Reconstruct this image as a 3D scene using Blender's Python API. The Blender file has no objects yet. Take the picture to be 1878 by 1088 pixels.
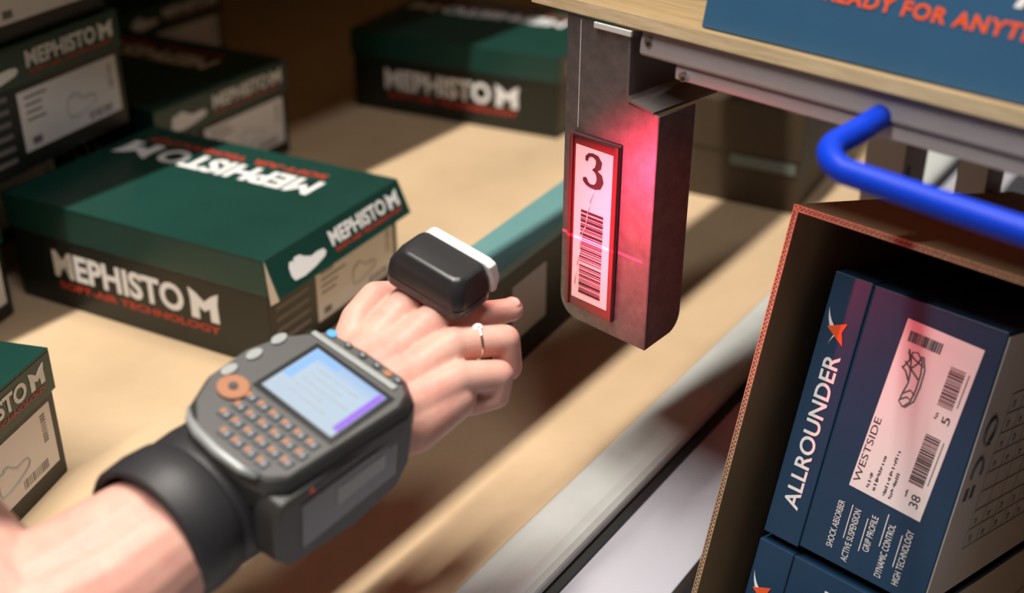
import bpy, bmesh, math, random
from mathutils import Vector, Matrix
random.seed(7)
R = math.radians
EYE = 1.35                       # camera height above the floor (m)
SC = bpy.context.scene
COL = SC.collection

# ------------------------------------------------------------------ camera
cam_d = bpy.data.cameras.new('camera')
cam = bpy.data.objects.new('camera', cam_d); COL.objects.link(cam)
cam_d.sensor_width = 36.0
cam_d.lens = 36.0 * 2239.0 / 1878.0
cam_d.clip_start = 0.02
pit, rol = R(27.8), R(0.36)
F = Vector((0, math.cos(pit), -math.sin(pit))); RX = Vector((1, 0, 0)); UP = Vector((0, math.sin(pit), math.cos(pit)))
RR = RX * math.cos(rol) + UP * math.sin(rol); UU = -RX * math.sin(rol) + UP * math.cos(rol)
cam.matrix_world = Matrix(((RR.x, UU.x, -F.x, 0), (RR.y, UU.y, -F.y, 0), (RR.z, UU.z, -F.z, EYE), (0, 0, 0, 1)))
cam_d.dof.use_dof = True
cam_d.dof.focus_distance = 0.88
cam_d.dof.aperture_fstop = 3.3
SC.camera = cam
# ------------------------------------------------------------------ world, exposure
w = bpy.data.worlds.new('hall'); SC.world = w; w.use_nodes = True
w.node_tree.nodes['Background'].inputs[0].default_value = (1.0, 0.93, 0.86, 1)
w.node_tree.nodes['Background'].inputs[1].default_value = 0.022
SC.view_settings.view_transform = 'Standard'; SC.view_settings.look = 'None'
SC.view_settings.gamma = 1.0; SC.view_settings.use_curve_mapping = False
SC.view_settings.exposure = 0.0

def heading(a): return Vector((math.sin(R(a)), math.cos(R(a)), 0))
AIS = 33.8                                       # heading of the shelf edge
RAIL = Vector((-0.0412, 0.6743, 0)); DA = heading(AIS); NA = heading(AIS + 90)
def aisle(al, p, z): return RAIL + DA * al + NA * p + Vector((0, 0, z + EYE))   # z relative to the eye
SHZ = -0.596                                     # shelf surface below the eye

def area(name, loc, target, sx, sy, power, col, roll_dir=None):
    l = bpy.data.lights.new(name, 'AREA'); l.shape = 'RECTANGLE'; l.size = sx; l.size_y = sy; l.energy = power; l.color = col
    o = bpy.data.objects.new(name, l); COL.objects.link(o)
    z = (loc - target).normalized(); x = (roll_dir - z * roll_dir.dot(z)).normalized(); y = z.cross(x)
    o.matrix_world = Matrix(((x.x, y.x, z.x, loc.x), (x.y, y.y, z.y, loc.y), (x.z, y.z, z.z, loc.z), (0, 0, 0, 1)))
    return o
# ceiling tube lamp over the shelf front, and a fill light added over the aisle to brighten end faces
area('ceiling_lamp_light', aisle(0.05, -0.35, 2.2), aisle(0.05, -0.3, 0), 1.2, 0.05, 76, (1.0, 0.93, 0.83), DA)
area('ceiling_lamp_light', aisle(-1.25, -0.35, 2.2), aisle(-0.3, -0.2, -0.4), 1.2, 0.05, 66, (1.0, 0.93, 0.85), DA)
area('aisle_fill_light', Vector((0.35, 0.0, 2.3 + EYE)), Vector((0.1, 0.7, 0.9)), 0.9, 0.25, 20, (1.0, 0.95, 0.92), DA)

# ------------------------------------------------------------------ materials
def mat(name, col, rough=0.5, metal=0.0, spec=0.5, var=0.0, vscale=40, bump=0.0, bscale=200, stretch=(1, 1, 1), sss=0.0, col2=None, coat=0.0):
    m = bpy.data.materials.new(name); m.use_nodes = True
    nt = m.node_tree; b = nt.nodes['Principled BSDF']
    b.inputs['Base Color'].default_value = (*col, 1); b.inputs['Roughness'].default_value = rough
    b.inputs['Metallic'].default_value = metal; b.inputs['Specular IOR Level'].default_value = spec
    if coat: b.inputs['Coat Weight'].default_value = coat
    if sss:
        b.inputs['Subsurface Weight'].default_value = sss
        b.inputs['Subsurface Radius'].default_value = (0.012, 0.005, 0.003); b.inputs['Subsurface Scale'].default_value = 0.5
    if var or bump:
        tc = nt.nodes.new('ShaderNodeTexCoord'); mp = nt.nodes.new('ShaderNodeMapping'); mp.inputs['Scale'].default_value = stretch
        nt.links.new(tc.outputs['Object'], mp.inputs['Vector'])
    if var:
        n = nt.nodes.new('ShaderNodeTexNoise'); n.inputs['Scale'].default_value = vscale; n.inputs['Detail'].default_value = 6
        n.inputs['Roughness'].default_value = 0.65
        nt.links.new(mp.outputs['Vector'], n.inputs['Vector'])
        mx = nt.nodes.new('ShaderNodeMix'); mx.data_type = 'RGBA'
        c2 = col2 if col2 else tuple(c * (1 - var) for c in col)
        mx.inputs['A'].default_value = (*c2, 1); mx.inputs['B'].default_value = (*col, 1)
        rp = nt.nodes.new('ShaderNodeValToRGB'); rp.color_ramp.elements[0].position = 0.3; rp.color_ramp.elements[1].position = 0.7
        nt.links.new(n.outputs['Fac'], rp.inputs['Fac']); nt.links.new(rp.outputs['Color'], mx.inputs['Factor'])
        nt.links.new(mx.outputs['Result'], b.inputs['Base Color'])
    if bump:
        n2 = nt.nodes.new('ShaderNodeTexNoise'); n2.inputs['Scale'].default_value = bscale; n2.inputs['Detail'].default_value = 4
        nt.links.new(mp.outputs['Vector'], n2.inputs['Vector'])
        bp = nt.nodes.new('ShaderNodeBump'); bp.inputs['Strength'].default_value = bump; bp.inputs['Distance'].default_value = 0.001
        nt.links.new(n2.outputs['Fac'], bp.inputs['Height']); nt.links.new(bp.outputs['Normal'], b.inputs['Normal'])
    return m
M = dict(
    fibre=mat('shelf_fibreboard', (0.63, 0.465, 0.295), 0.5, var=0.22, vscale=9, bump=0.05, bscale=300, col2=(0.55, 0.40, 0.245)),
    alu=mat('pale_aluminium', (0.66, 0.69, 0.67), 0.45, metal=0.1, var=0.12, vscale=12),
    black=mat('black_trim_and_shade', (0.012, 0.012, 0.013), 0.6),
    panel=mat('white_panel', (0.43, 0.43, 0.49), 0.6, var=0.03, vscale=6),
    floor=mat('pale_floor', (0.62, 0.62, 0.66), 0.4, var=0.1, vscale=5),
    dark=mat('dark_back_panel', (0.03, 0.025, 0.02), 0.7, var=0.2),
    green=mat('green_card', (0.0085, 0.050, 0.039), 0.33, var=0.12, vscale=30, spec=0.45),
    brownbox=mat('brown_card', (0.055, 0.036, 0.018), 0.6, var=0.2, vscale=20),
    greyteal=mat('grey_teal_paper', (0.13, 0.16, 0.14), 0.6),
    olive=mat('dark_card', (0.0095, 0.0125, 0.0085), 0.42, var=0.15, vscale=30),
    teal=mat('teal_card', (0.125, 0.275, 0.275), 0.45, var=0.08, vscale=20),
    white=mat('white_print', (0.82, 0.82, 0.82), 0.5),
    red=mat('red_print', (0.50, 0.045, 0.025), 0.5),
    label=mat('label_paper', (0.80, 0.79, 0.79), 0.45, var=0.03, vscale=15),
    ink=mat('grey_ink', (0.16, 0.15, 0.16), 0.5),
    blackink=mat('black_ink', (0.02, 0.02, 0.022), 0.5),
    paleink=mat('pale_ink', (0.42, 0.42, 0.42), 0.5),
    tear=mat('torn_card', (0.55, 0.47, 0.38), 0.8),
    navy=mat('navy_card', (0.014, 0.046, 0.100), 0.40, var=0.10, vscale=25, spec=0.45),
    blue=mat('blue_card', (0.025, 0.098, 0.20), 0.45, var=0.10, vscale=12),
    orange=mat('orange_print', (0.80, 0.10, 0.022), 0.5),
    whitecard=mat('white_card', (0.84, 0.81, 0.80), 0.6, var=0.04, vscale=20),
    carton=mat('brown_carton', (0.235, 0.155, 0.080), 0.8, var=0.12, vscale=18, bump=0.12, bscale=120),
    fluteedge=mat('carton_edge', (0.45, 0.29, 0.18), 0.85, var=0.4, vscale=400),
    steel=mat('galvanised_steel', (0.25, 0.24, 0.25), 0.42, metal=0.75, var=0.35, vscale=90, bump=0.08, bscale=350),
    shadegrey=mat('shaded_bracket_steel', (0.13, 0.115, 0.11), 0.45, metal=0.2),  # grey darkened to carry the shade inside the bracket
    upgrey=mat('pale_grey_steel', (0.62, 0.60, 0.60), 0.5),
    grey=mat('grey_lacquered_steel', (0.34, 0.32, 0.33), 0.45, metal=0.1, var=0.08, vscale=20),
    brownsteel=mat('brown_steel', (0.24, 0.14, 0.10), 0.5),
    ply=mat('plywood_face', (0.44, 0.31, 0.165), 0.55, var=0.3, vscale=6, stretch=(2.0, 14, 14), col2=(0.29, 0.19, 0.085)),
    plyedge=mat('plywood_edge', (0.50, 0.40, 0.25), 0.6, var=0.3, vscale=30, stretch=(1, 6, 12), col2=(0.33, 0.25, 0.14)),
    bluebar=mat('blue_lacquer', (0.003, 0.042, 0.56), 0.42, spec=0.18),
    frame=mat('dark_red_plastic', (0.16, 0.03, 0.035), 0.25),
    chrome=mat('chrome', (0.75, 0.75, 0.76), 0.22, metal=1.0),
    plastic=mat('charcoal_plastic', (0.040, 0.040, 0.039), 0.45, var=0.12, vscale=60),
    plastic2=mat('grey_plastic', (0.072, 0.072, 0.071), 0.45, var=0.1, vscale=60),
    gloss=mat('gloss_black_plastic', (0.016, 0.016, 0.018), 0.25, coat=0.2),
    gloss2=mat('black_satin_plastic', (0.024, 0.024, 0.026), 0.3),
    silver=mat('silver_plastic', (0.30, 0.32, 0.32), 0.4, metal=0.2),
    key=mat('slate_key', (0.075, 0.085, 0.105), 0.45),
    keyo=mat('orange_key', (0.36, 0.145, 0.065), 0.5),
    keyb=mat('sky_blue_key', (0.08, 0.36, 0.75), 0.4),
    keyg=mat('grey_blue_legend', (0.30, 0.35, 0.40), 0.5),
    leather=mat('black_padded_strap', (0.028, 0.027, 0.031), 0.5, var=0.2, vscale=60, bump=0.15, bscale=500),
    skin=mat('skin', (0.74, 0.45, 0.365), 0.42, var=0.35, vscale=34, bump=0.18, bscale=260, sss=0.15, col2=(0.67, 0.31, 0.26), spec=0.35),
    nail=mat('nail', (0.80, 0.48, 0.40), 0.25),
    gold=mat('ring_metal', (0.75, 0.70, 0.60), 0.15, metal=1.0),
    gem=mat('ring_stone', (0.92, 0.93, 0.95), 0.05, spec=1.0),
)
def screen_mat():
    m = bpy.data.materials.new('lit_screen'); m.use_nodes = True; nt = m.node_tree; b = nt.nodes['Principled BSDF']
    tc = nt.nodes.new('ShaderNodeTexCoord'); sp = nt.nodes.new('ShaderNodeSeparateXYZ'); nt.links.new(tc.outputs['Object'], sp.inputs[0])
    mr = nt.nodes.new('ShaderNodeMapRange'); mr.inputs['From Min'].default_value = -0.043; mr.inputs['From Max'].default_value = 0.0
    nt.links.new(sp.outputs['Y'], mr.inputs['Value'])
    rp = nt.nodes.new('ShaderNodeValToRGB'); e = rp.color_ramp.elements
    e[0].position = 0.0; e[0].color = (0.50, 0.62, 0.72, 1); e[1].position = 1.0; e[1].color = (0.32, 0.52, 0.84, 1)
    k = rp.color_ramp.elements.new(0.75); k.color = (0.50, 0.64, 0.78, 1)
    nt.links.new(mr.outputs['Result'], rp.inputs['Fac']); nt.links.new(rp.outputs['Color'], b.inputs['Emission Color'])
    b.inputs['Emission Strength'].default_value = 0.95; b.inputs['Base Color'].default_value = (0.05, 0.05, 0.06, 1); b.inputs['Roughness'].default_value = 0.2
    return m
def emit_mat(name, col, s):
    m = bpy.data.materials.new(name); m.use_nodes = True; b = m.node_tree.nodes['Principled BSDF']
    b.inputs['Base Color'].default_value = (*[c * .1 for c in col], 1); b.inputs['Emission Color'].default_value = (*col, 1); b.inputs['Emission Strength'].default_value = s
    return m
M['screen'] = screen_mat(); M['purple'] = emit_mat('purple_screen_bar', (0.30, 0.12, 0.80), 0.9); M['skyblue'] = emit_mat('blue_screen_bar', (0.25, 0.50, 0.95), 0.9)
M['redglass'] = emit_mat('red_scan_window', (1.0, 0.02, 0.04), 28.0)
M['filmglint'] = mat('film_highlight_white', (0.8, 0.8, 0.8), 0.05)

# ------------------------------------------------------------------ mesh helpers
def frame(o, x, y):
    x = Vector(x).normalized(); y = Vector(y); y = (y - x * x.dot(y)).normalized(); z = x.cross(y); o = Vector(o)
    return Matrix(((x.x, y.x, z.x, o.x), (x.y, y.y, z.y, o.y), (x.z, y.z, z.z, o.z), (0, 0, 0, 1)))
_tc = {}
def text_geo(s, bold=0.0, shear=0.0, space=1.0):
    k = (s, bold, shear, space)
    if k in _tc: return _tc[k]
    c = bpy.data.curves.new('t', 'FONT'); c.body = s; c.offset = bold; c.shear = shear; c.space_character = space; c.resolution_u = 4; c.fill_mode = 'FRONT'
    o = bpy.data.objects.new('t', c); COL.objects.link(o)
    dg = bpy.context.evaluated_depsgraph_get(); me = bpy.data.meshes.new_from_object(o.evaluated_get(dg))
    V = [v.co.copy() for v in me.vertices]; Fc = [list(p.vertices) for p in me.polygons]
    bpy.data.objects.remove(o); bpy.data.curves.remove(c); bpy.data.meshes.remove(me)
    x0 = min(v.x for v in V); x1 = max(v.x for v in V); y0 = min(v.y for v in V); y1 = max(v.y for v in V)
    V = [((v.x - x0) / (x1 - x0), (v.y - y0) / (y1 - y0)) for v in V]
    _tc[k] = (V, Fc, (x1 - x0) / (y1 - y0)); return _tc[k]
class MB:
    def __init__(s, T=None): s.v = []; s.f = []; s.T = T
    def raw(s, V, Fc, m=None):
        n = len(s.v); s.v += [(m @ Vector(p)) if m else Vector(p) for p in V]; s.f += [[i + n for i in q] for q in Fc]; return s
    def box(s, x0, x1, y0, y1, z0, z1, m=None):
        V = [(x0, y0, z0), (x1, y0, z0), (x1, y1, z0), (x0, y1, z0), (x0, y0, z1), (x1, y0, z1), (x1, y1, z1), (x0, y1, z1)]
        return s.raw(V, [[0, 3, 2, 1], [4, 5, 6, 7], [0, 1, 5, 4], [1, 2, 6, 5], [2, 3, 7, 6], [3, 0, 4, 7]], m)
    def prism(s, pts, z0, z1, m=None, top=None):
        n = len(pts); top = top or pts
        V = [(x, y, z0) for x, y in pts] + [(x, y, z1) for x, y in top]
        return s.raw(V, [list(range(n))[::-1], list(range(n, 2 * n))] + [[i, (i + 1) % n, n + (i + 1) % n, n + i] for i in range(n)], m)
    def rect(s, x0, x1, y0, y1, m, lift=0.0): return s.prism([(x0, y0), (x1, y0), (x1, y1), (x0, y1)], lift - 0.0001, lift + 0.00025, m)
    def poly(s, pts, m, lift=0.0): return s.prism(pts, lift - 0.0001, lift + 0.0003, m)
    def text(s, t, x0, y0, w_, h, m, bold=0.0, shear=0.0, space=1.0, lift=0.0004):
        V, Fc, a = text_geo(t, bold, shear, space); return s.raw([(x0 + x * w_, y0 + y * h, lift) for x, y in V], Fc, m)
    def tube(s, path, rad, n=14, m=None, cap=True, up=Vector((0, 0, 1))):
        path = [Vector(p) for p in path]; base = len(s.v); k = len(path)
        if not hasattr(rad, '__len__'): rad = [rad] * k
        V = []; pu = None
        for i, p in enumerate(path):
            t = (path[min(i + 1, k - 1)] - path[max(i - 1, 0)]).normalized()
            a = (pu if pu else (up if abs(t.dot(up)) < .95 else Vector((1, 0, 0)))); a = (a - t * t.dot(a)).normalized(); b = t.cross(a); pu = a
            for j in range(n): q = 2 * math.pi * j / n; V.append(p + (a * math.cos(q) + b * math.sin(q)) * rad[i])
        Fc = [[i * n + j, i * n + (j + 1) % n, (i + 1) * n + (j + 1) % n, (i + 1) * n + j] for i in range(k - 1) for j in range(n)]
        if cap: Fc += [list(range(n))[::-1], [(k - 1) * n + j for j in range(n)]]
        return s.raw(V, Fc, m)
    def disc(s, cx, cy, r, m, lift=0.0, n=14, ry=None, h=0.0003):
        ry = ry or r; return s.prism([(cx + r * math.cos(2 * math.pi * i / n), cy + ry * math.sin(2 * math.pi * i / n)) for i in range(n)], lift - .0001, lift + h, m)
    def build(s, name, m, parent=None, bevel=0.0, seg=2, smooth=False, loc=None, rot=None):
        me = bpy.data.meshes.new(name); me.from_pydata([tuple(p) for p in s.v], [], s.f); me.materials.append(M[m])
        bm = bmesh.new(); bm.from_mesh(me); bmesh.ops.recalc_face_normals(bm, faces=bm.faces) if bevel or smooth else None; bm.to_mesh(me); bm.free()
        o = bpy.data.objects.new(name, me); COL.objects.link(o)
        if parent: o.parent = parent
        if smooth:
            for p in me.polygons: p.use_smooth = True
        if bevel:
            b = o.modifiers.new('bevel', 'BEVEL'); b.width = bevel; b.segments = seg; b.limit_method = 'ANGLE'; b.angle_limit = R(35)
            if smooth is None or seg > 2:
                for p in me.polygons: p.use_smooth = True
                wn = o.modifiers.new('normals', 'WEIGHTED_NORMAL')
        return o
def tag(o, label=None, cat=None, group=None, kind=None):
    if label: o['label'] = label
    if cat: o['category'] = cat
    if group: o['group'] = group
    if kind: o['kind'] = kind
    return o
def empty(name, loc, rot=(0, 0, 0)):
    o = bpy.data.objects.new(name, None); COL.objects.link(o); o.location = loc; o.rotation_euler = rot; o.empty_display_size = 0.05; return o

# ------------------------------------------------------------------ the setting
tag(MB().box(-4, 4, -2, 6, -0.05, 0).build('floor', 'floor'), kind='structure')

# ------------------------------------------------------------------ storage shelf
sh = empty('storage_shelf', aisle(0.6, -0.5, -EYE), (0, 0, R(90 - AIS)))      # local x = along the aisle, y = away from the aisle
tag(sh, 'wooden storage shelf with pale metal front edge and white ledge below', 'shelf')
def SL(al, p, z): return (al - 0.6, -(p + 0.5), z + EYE)
def sbox(al0, al1, p0, p1, z0, z1, mb=None):
    a = SL(al0, p0, z0); b = SL(al1, p1, z1); return (mb or MB()).box(min(a[0], b[0]), max(a[0], b[0]), min(a[1], b[1]), max(a[1], b[1]), a[2], b[2])
sbox(-1.2, 3.0, -1.75, 0.0, SHZ - 0.022, SHZ).build('shelf_board', 'fibre', sh, 0.001)
# rounded pale front profile, its outline in (p, z)
prof = [(0.001, -0.015), (0.001, 0.0012), (0.004, 0.003), (0.022, 0.0034), (0.034, 0.0020), (0.041, -0.001), (0.0445, -0.005), (0.045, -0.008), (0.045, -0.013), (0.042, -0.015)]
mb = MB(); n = len(prof); V = []
for al in (-1.2, 3.0): V += [SL(al, p, SHZ + z) for p, z in prof]
mb.raw(V, [list(range(n)), list(range(n, 2 * n))[::-1]] + [[i, n + i, n + (i + 1) % n, (i + 1) % n] for i in range(n)])
mb.build('edge_profile', 'alu', sh, smooth=False)
sbox(-1.2, 3.0, 0.034, 0.0525, SHZ - 0.018, SHZ - 0.0152).build('shadow_gap_strip', 'black', sh)  # black strip stands in for the shadow line below the profile
sbox(-1.2, 3.0, 0.034, 0.121, SHZ - 0.033, SHZ - 0.018).build('white_ledge', 'panel', sh, 0.001)
sbox(-1.2, 3.0, 0.010, 0.034, SHZ - 0.70, SHZ - 0.0225).build('front_panel', 'panel', sh, 0.001)
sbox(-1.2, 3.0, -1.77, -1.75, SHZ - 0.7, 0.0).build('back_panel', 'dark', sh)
sbox(-1.2, 3.0, -1.75, -0.533, -0.155, -0.125).build('upper_board', 'fibre', sh, 0.001)
for al in (-1.2, 2.96): sbox(al, al + 0.04, -1.75, -1.70, SHZ - 0.75, 0.0).build('upright', 'grey', sh, 0.001)
for al in (-1.2, 2.96): sbox(al, al + 0.04, -0.64, -0.59, SHZ, -0.155).build('upright', 'grey', sh, 0.001)
tray = empty('shadow_tray', aisle(0.6, -0.1655, 0.05), (0, 0, R(90 - AIS))); tag(tray, 'added grey tray out of view, casting the dark band on the shelf', 'shadow caster')  # unseen tray added to cast the dark band near the shelf edge
MB().box(-1.4, 1.6, -0.031, 0.031, 0, 0.004).build('tray_floor', 'grey', tray)
for y in (-0.031, 0.028): MB().box(-1.4, 1.6, y, y + 0.003, 0.004, 0.04).build('side_wall', 'grey', tray)
for x in (-1.2, 1.4): MB().tube([(x, 0, 0.004), (x, 0, 1.9)], 0.004, 8).build('hanger_rod', 'steel', tray)

# ------------------------------------------------------------------ green shoe boxes
LB, WB, HB = 0.325, 0.215, 0.116
MLOGO = [(0, 0), (0.05, 0.62), (0, 1.0), (0.30, 0.80), (0.5, 0.62), (0.70, 0.80), (1.0, 1.0), (0.95, 0.62), (1.0, 0), (0.72, 0.0), (0.72, 0.42), (0.5, 0.28), (0.28, 0.42), (0.28, 0.0)]
def m_logo(mb, x, y, w_, h, m): # as two halves so that the polygon stays simple
    for s in (0, 1):
        P = [(0, 0), (0.02, 0.6), (-0.04, 1.0), (0.22, 0.86), (0.5, 0.62), (0.5, 0.30), (0.30, 0.42), (0.30, 0.0)]
        if s: P = [(1 - a, b) for a, b in P][::-1]
        mb.poly([(x + a * w_, y + b * h) for a, b in P], m, 0.0002)
SHOE = [(0, .30), (.04, .05), (.30, .0), (.62, .10), (.93, .28), (1.0, .45), (.96, .62), (.80, .66), (.62, .62), (.46, .80), (.36, .98), (.22, 1.0), (.20, .88), (.08, .92), (.02, .70)]
def logo_line(mbw, mbr, x0, y0, w_, h, m, red=True, bold=0.035):
    mbw.text('MEPHISTO', x0, y0, w_ * 0.80, h, m, bold)
    m_logo(mbw, x0 + w_ * 0.84, y0 - h * 0.02, w_ * 0.16, h * 1.06, m)
    if red: mbr.text('SOFT-AIR TECHNOLOGY', x0 + w_ * 0.02, y0 - h * 0.42, w_ * 0.98, h * 0.27, m, 0.03)
def shoe_box(label, loc, yaw, z=SHZ, top=True, side=True, flare=0.0, sticker=True, group='green shoe boxes on the shelf', scale=1.0):
    t = empty('shoe_box', (loc[0], loc[1], z + EYE), (0, 0, R(-yaw))); tag(t, label, 'shoe box', group); t.scale = (scale,) * 3
    g = 0.0022; LH = 0.037                         # lid overhang and skirt height
    MB().box(-LB, 0, 0, WB, 0.0003, HB - 0.003).build('body', 'olive', t, 0.001)
    lid = MB()
    lid.box(-LB - g, g, -g, WB + g, HB - 0.0022, HB)
    lid.box(-LB - g, g, -g, -g + 0.0015, HB - LH, HB - 0.0022).box(-LB - g, g, WB + g - 0.0015, WB + g, HB - LH, HB - 0.0022)
    lid.box(-LB - g, -LB - g + 0.0015, -g, WB + g, HB - LH, HB - 0.0022)
    if not flare: lid.box(g - 0.0015, g, -g, WB + g, HB - LH, HB - 0.0022)
    lid = lid.build('lid', 'green', t, 0.0006)
    # skirt at the printed end, hinged on the top edge
    ca, sa = math.cos(flare), math.sin(flare)
    fm = frame((g, 0, HB - 0.001), (0, 1, 0), (-sa, 0, ca))       # x along the end, y up, z outward
    if flare: MB().box(-g, WB + g, -LH, 0, -0.0014, 0.0, fm).build('end_flap', 'green', t, 0.0004)
    mw, mr = MB(), MB()
    mw.poly([(0.022 + 0.055 * x, -LH + 0.006 + 0.020 * y) for x, y in SHOE], fm, 0.0002)
    logo_line(mw, mr, 0.088, -LH + 0.0145, 0.118, 0.0155, fm)
    mw.build('end_lettering', 'white', lid); mr.build('end_slogan', 'red', lid)
    if flare:
        MB().poly([(0.0, 0.0), (0.0135, -LH * 0.98), (0.0035, -LH * 1.18), (0.001, -LH * 0.5)], frame((g, -g, HB - 0.001), (1, 0, 0), (0, 0, 1)), 0.0).build('torn_corner', 'tear', t)
    if side:
        fm = frame((0, 0, 0), (1, 0, 0), (0, 0, 1)); mw, mr = MB(), MB()
        logo_line(mw, mr, -0.272, 0.0345, 0.212, 0.030, fm)
        mw.build('side_lettering', 'white', t); mr.build('side_slogan', 'red', t)
    if top:
        fm = frame((0, 0, HB), (-1, 0, 0), (0, -1, 0)); mw, mr = MB(), MB()
        mw.text('MEPHISTO', 0.055, -0.172, 0.203, 0.036, fm, 0.035); m_logo(mw, 0.268, -0.172, 0.042, 0.038, fm)
        mr.text('SOFT-AIR', 0.063, -0.190, 0.095, 0.011, fm, 0.03); mr.text('TECHNOLOGY', 0.168, -0.190, 0.135, 0.011, fm, 0.03)
        mw.build('top_lettering', 'white', lid); mr.build('top_slogan', 'red', lid)
    # end sticker with print and the ruled lines beside it
    fm = frame((0, 0, 0), (0, 1, 0), (0, 0, 1))
    st = MB().rect(0.072, 0.207, 0.0165, 0.0725, fm, 0.0001).build('paper_sticker', 'label', t)
    pr = MB()
    for i in range(14): x = 0.160 + i * 0.0024; pr.rect(x, x + random.choice((0.0008, 0.0014)), 0.020, 0.028, fm, 0.0003)
    tag(pr.build('barcode', 'ink', st), kind='stuff'); pr = MB()
    for i in range(10): y = 0.042 + i * 0.0026; pr.rect(0.193, 0.199, y, y + random.choice((0.0008, 0.0014)), fm, 0.0003)
    tag(pr.build('barcode', 'ink', st), kind='stuff'); pr = MB()
    for i in range(4): pr.rect(0.080, 0.080 + random.uniform(.02, .045), 0.065 - i * 0.007, 0.067 - i * 0.007, fm, 0.0003)
    tag(pr.build('printed_lines', 'ink', st), kind='stuff')
    MB().rect(0.082, 0.094, 0.021, 0.028, fm, 0.0003).build('printed_block', 'ink', st)
    sk = MB(); sh_ = [(0.132 + 0.040 * x, 0.030 + 0.022 * y, 0.0006) for x, y in SHOE]
    sk.tube([fm @ Vector(p) for p in sh_ + sh_[:1]], 0.0006, 4); sk.build('shoe_sketch', 'paleink', st)
    ru = MB()
    for i in range(6): ru.rect(0.010, 0.060, 0.012 + i * 0.0115, 0.0165 + i * 0.0115, fm, 0.0)
    ru.build('size_strips', 'ink', t)
    return t
shoe_box('open-looking green shoe box with flared torn lid end behind the wearable computer', (-0.222, 0.978), 27.8, flare=R(24))
shoe_box('green shoe box cut by the left frame edge, lit white sticker beside the arm', (-0.413 , 0.61), 13.3)
shoe_box('green shoe box farthest back, lettered side facing us, beside the numbered steel plate', (0.061, 1.599), 25.0)
# a crooked pile at the left: label faces toward the aisle
def corner(px, py, yaw, w_=WB): c = Vector((px, py, 0)) - heading(yaw) * w_; return (c.x, c.y)
BIG = 1.10; PZ = SHZ + HB * BIG
shoe_box('lower shoe box of the left pile, hidden in the shade behind the flared box', corner(-0.535, 1.345, 22, WB * BIG), 22, SHZ, scale=BIG)
shoe_box('middle box of the shaded left pile, shoe logo and whole sticker visible', corner(-0.4302, 1.3016, 22.5, WB * BIG), 22.5, PZ + 0.001, scale=BIG)
shoe_box('topmost box of the shaded left pile, only its sticker showing at the frame top', corner(-0.438, 1.300, 22.0, WB * BIG), 22.0, PZ + HB * BIG + 0.0015, scale=BIG)
shoe_box('shaded box at the left frame edge beside the flared box, sliver of sticker showing', corner(-0.505, 1.088, 15), 15, SHZ)
shoe_box('shaded green shoe box right of the left pile with beige sticker and lid lettering', corner(-0.300, 1.546, 29, WB * BIG), 29, SHZ, scale=BIG)
shoe_box('dark shoe box in deep shade far behind the pile, grey sticker at the frame top', corner(-0.48, 1.98, 30), 30, SHZ)
K = empty('storage_box', (0.338, 1.345, SHZ + EYE), (0, 0, R(-29))); tag(K, 'blurred dark brown box seen between steel plate and blue handle', 'box')
MB().box(-0.30, 0, 0, 0.21, 0.0003, 0.125).build('body', 'brownbox', K, 0.001)
MB().box(-0.302, 0.002, -0.002, 0.212, 0.066, 0.128).build('lid', 'brownbox', K, 0.001)
MB().rect(-0.085, -0.004, 0.050, 0.064, frame((0, -0.0022, 0), (1, 0, 0), (0, 0, 1)), 0.0001).build('paper_strip', 'greyteal', K)
# narrow teal box
T = empty('slim_box', (-0.03, 1.02, SHZ + EYE), (0, 0, R(-29.4))); tag(T, 'long slim box with teal top between finger scanner and numbered plate', 'box')
MB().box(0, 0.046, -0.13, 0.30, 0.0003, 0.112).build('body', 'olive', T, 0.001)
MB().box(-0.0015, 0.0475, -0.1315, 0.3015, 0.106, 0.116).build('lid', 'teal', T, 0.0006)
mb = MB(); fm = frame((0.046, 0, 0), (0, 1, 0), (0, 0, 1))
for y0, y1 in ((-0.02, 0.045), (0.10, 0.165), (0.20, 0.27)): mb = MB().rect(y0, y1, 0.03, 0.088, fm, 0.0001); mb.build('paper_sticker', 'paleink', T)

# ------------------------------------------------------------------ picking cart (local x = along its front, y = into the cart)
CU, CV = -0.2, 0.80
cart = empty('picking_cart', Vector((0.70711 * (CU + CV), 0.70711 * (CV - CU), 0)), (0, 0, R(-45)))
tag(cart, 'grey steel picking cart with plywood shelf, blue handle and plate numbered 3', 'cart')
def C(u, v, w_): return (u - CU, v - CV, w_ + EYE)
def cbox(u0, u1, v0, v1, w0, w1, mb=None): return (mb or MB()).box(u0 - CU, u1 - CU, v0 - CV, v1 - CV, w0 + EYE, w1 + EYE)
TB = R(12)                                        # the shelves slope down toward the back
tb = Matrix.Translation(C(0, 0.62, -0.2095)) @ Matrix.Rotation(-TB, 4, 'X')
MB().box(-0.60, 0.25, 0.0, 0.62, -0.0092, 0.0, tb).build('top_board', 'ply', cart, 0.0008)
MB().box(-0.60, 0.25, -0.0006, 0.0, -0.0088, -0.0004, tb).build('board_front_edge', 'plyedge', cart)
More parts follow.
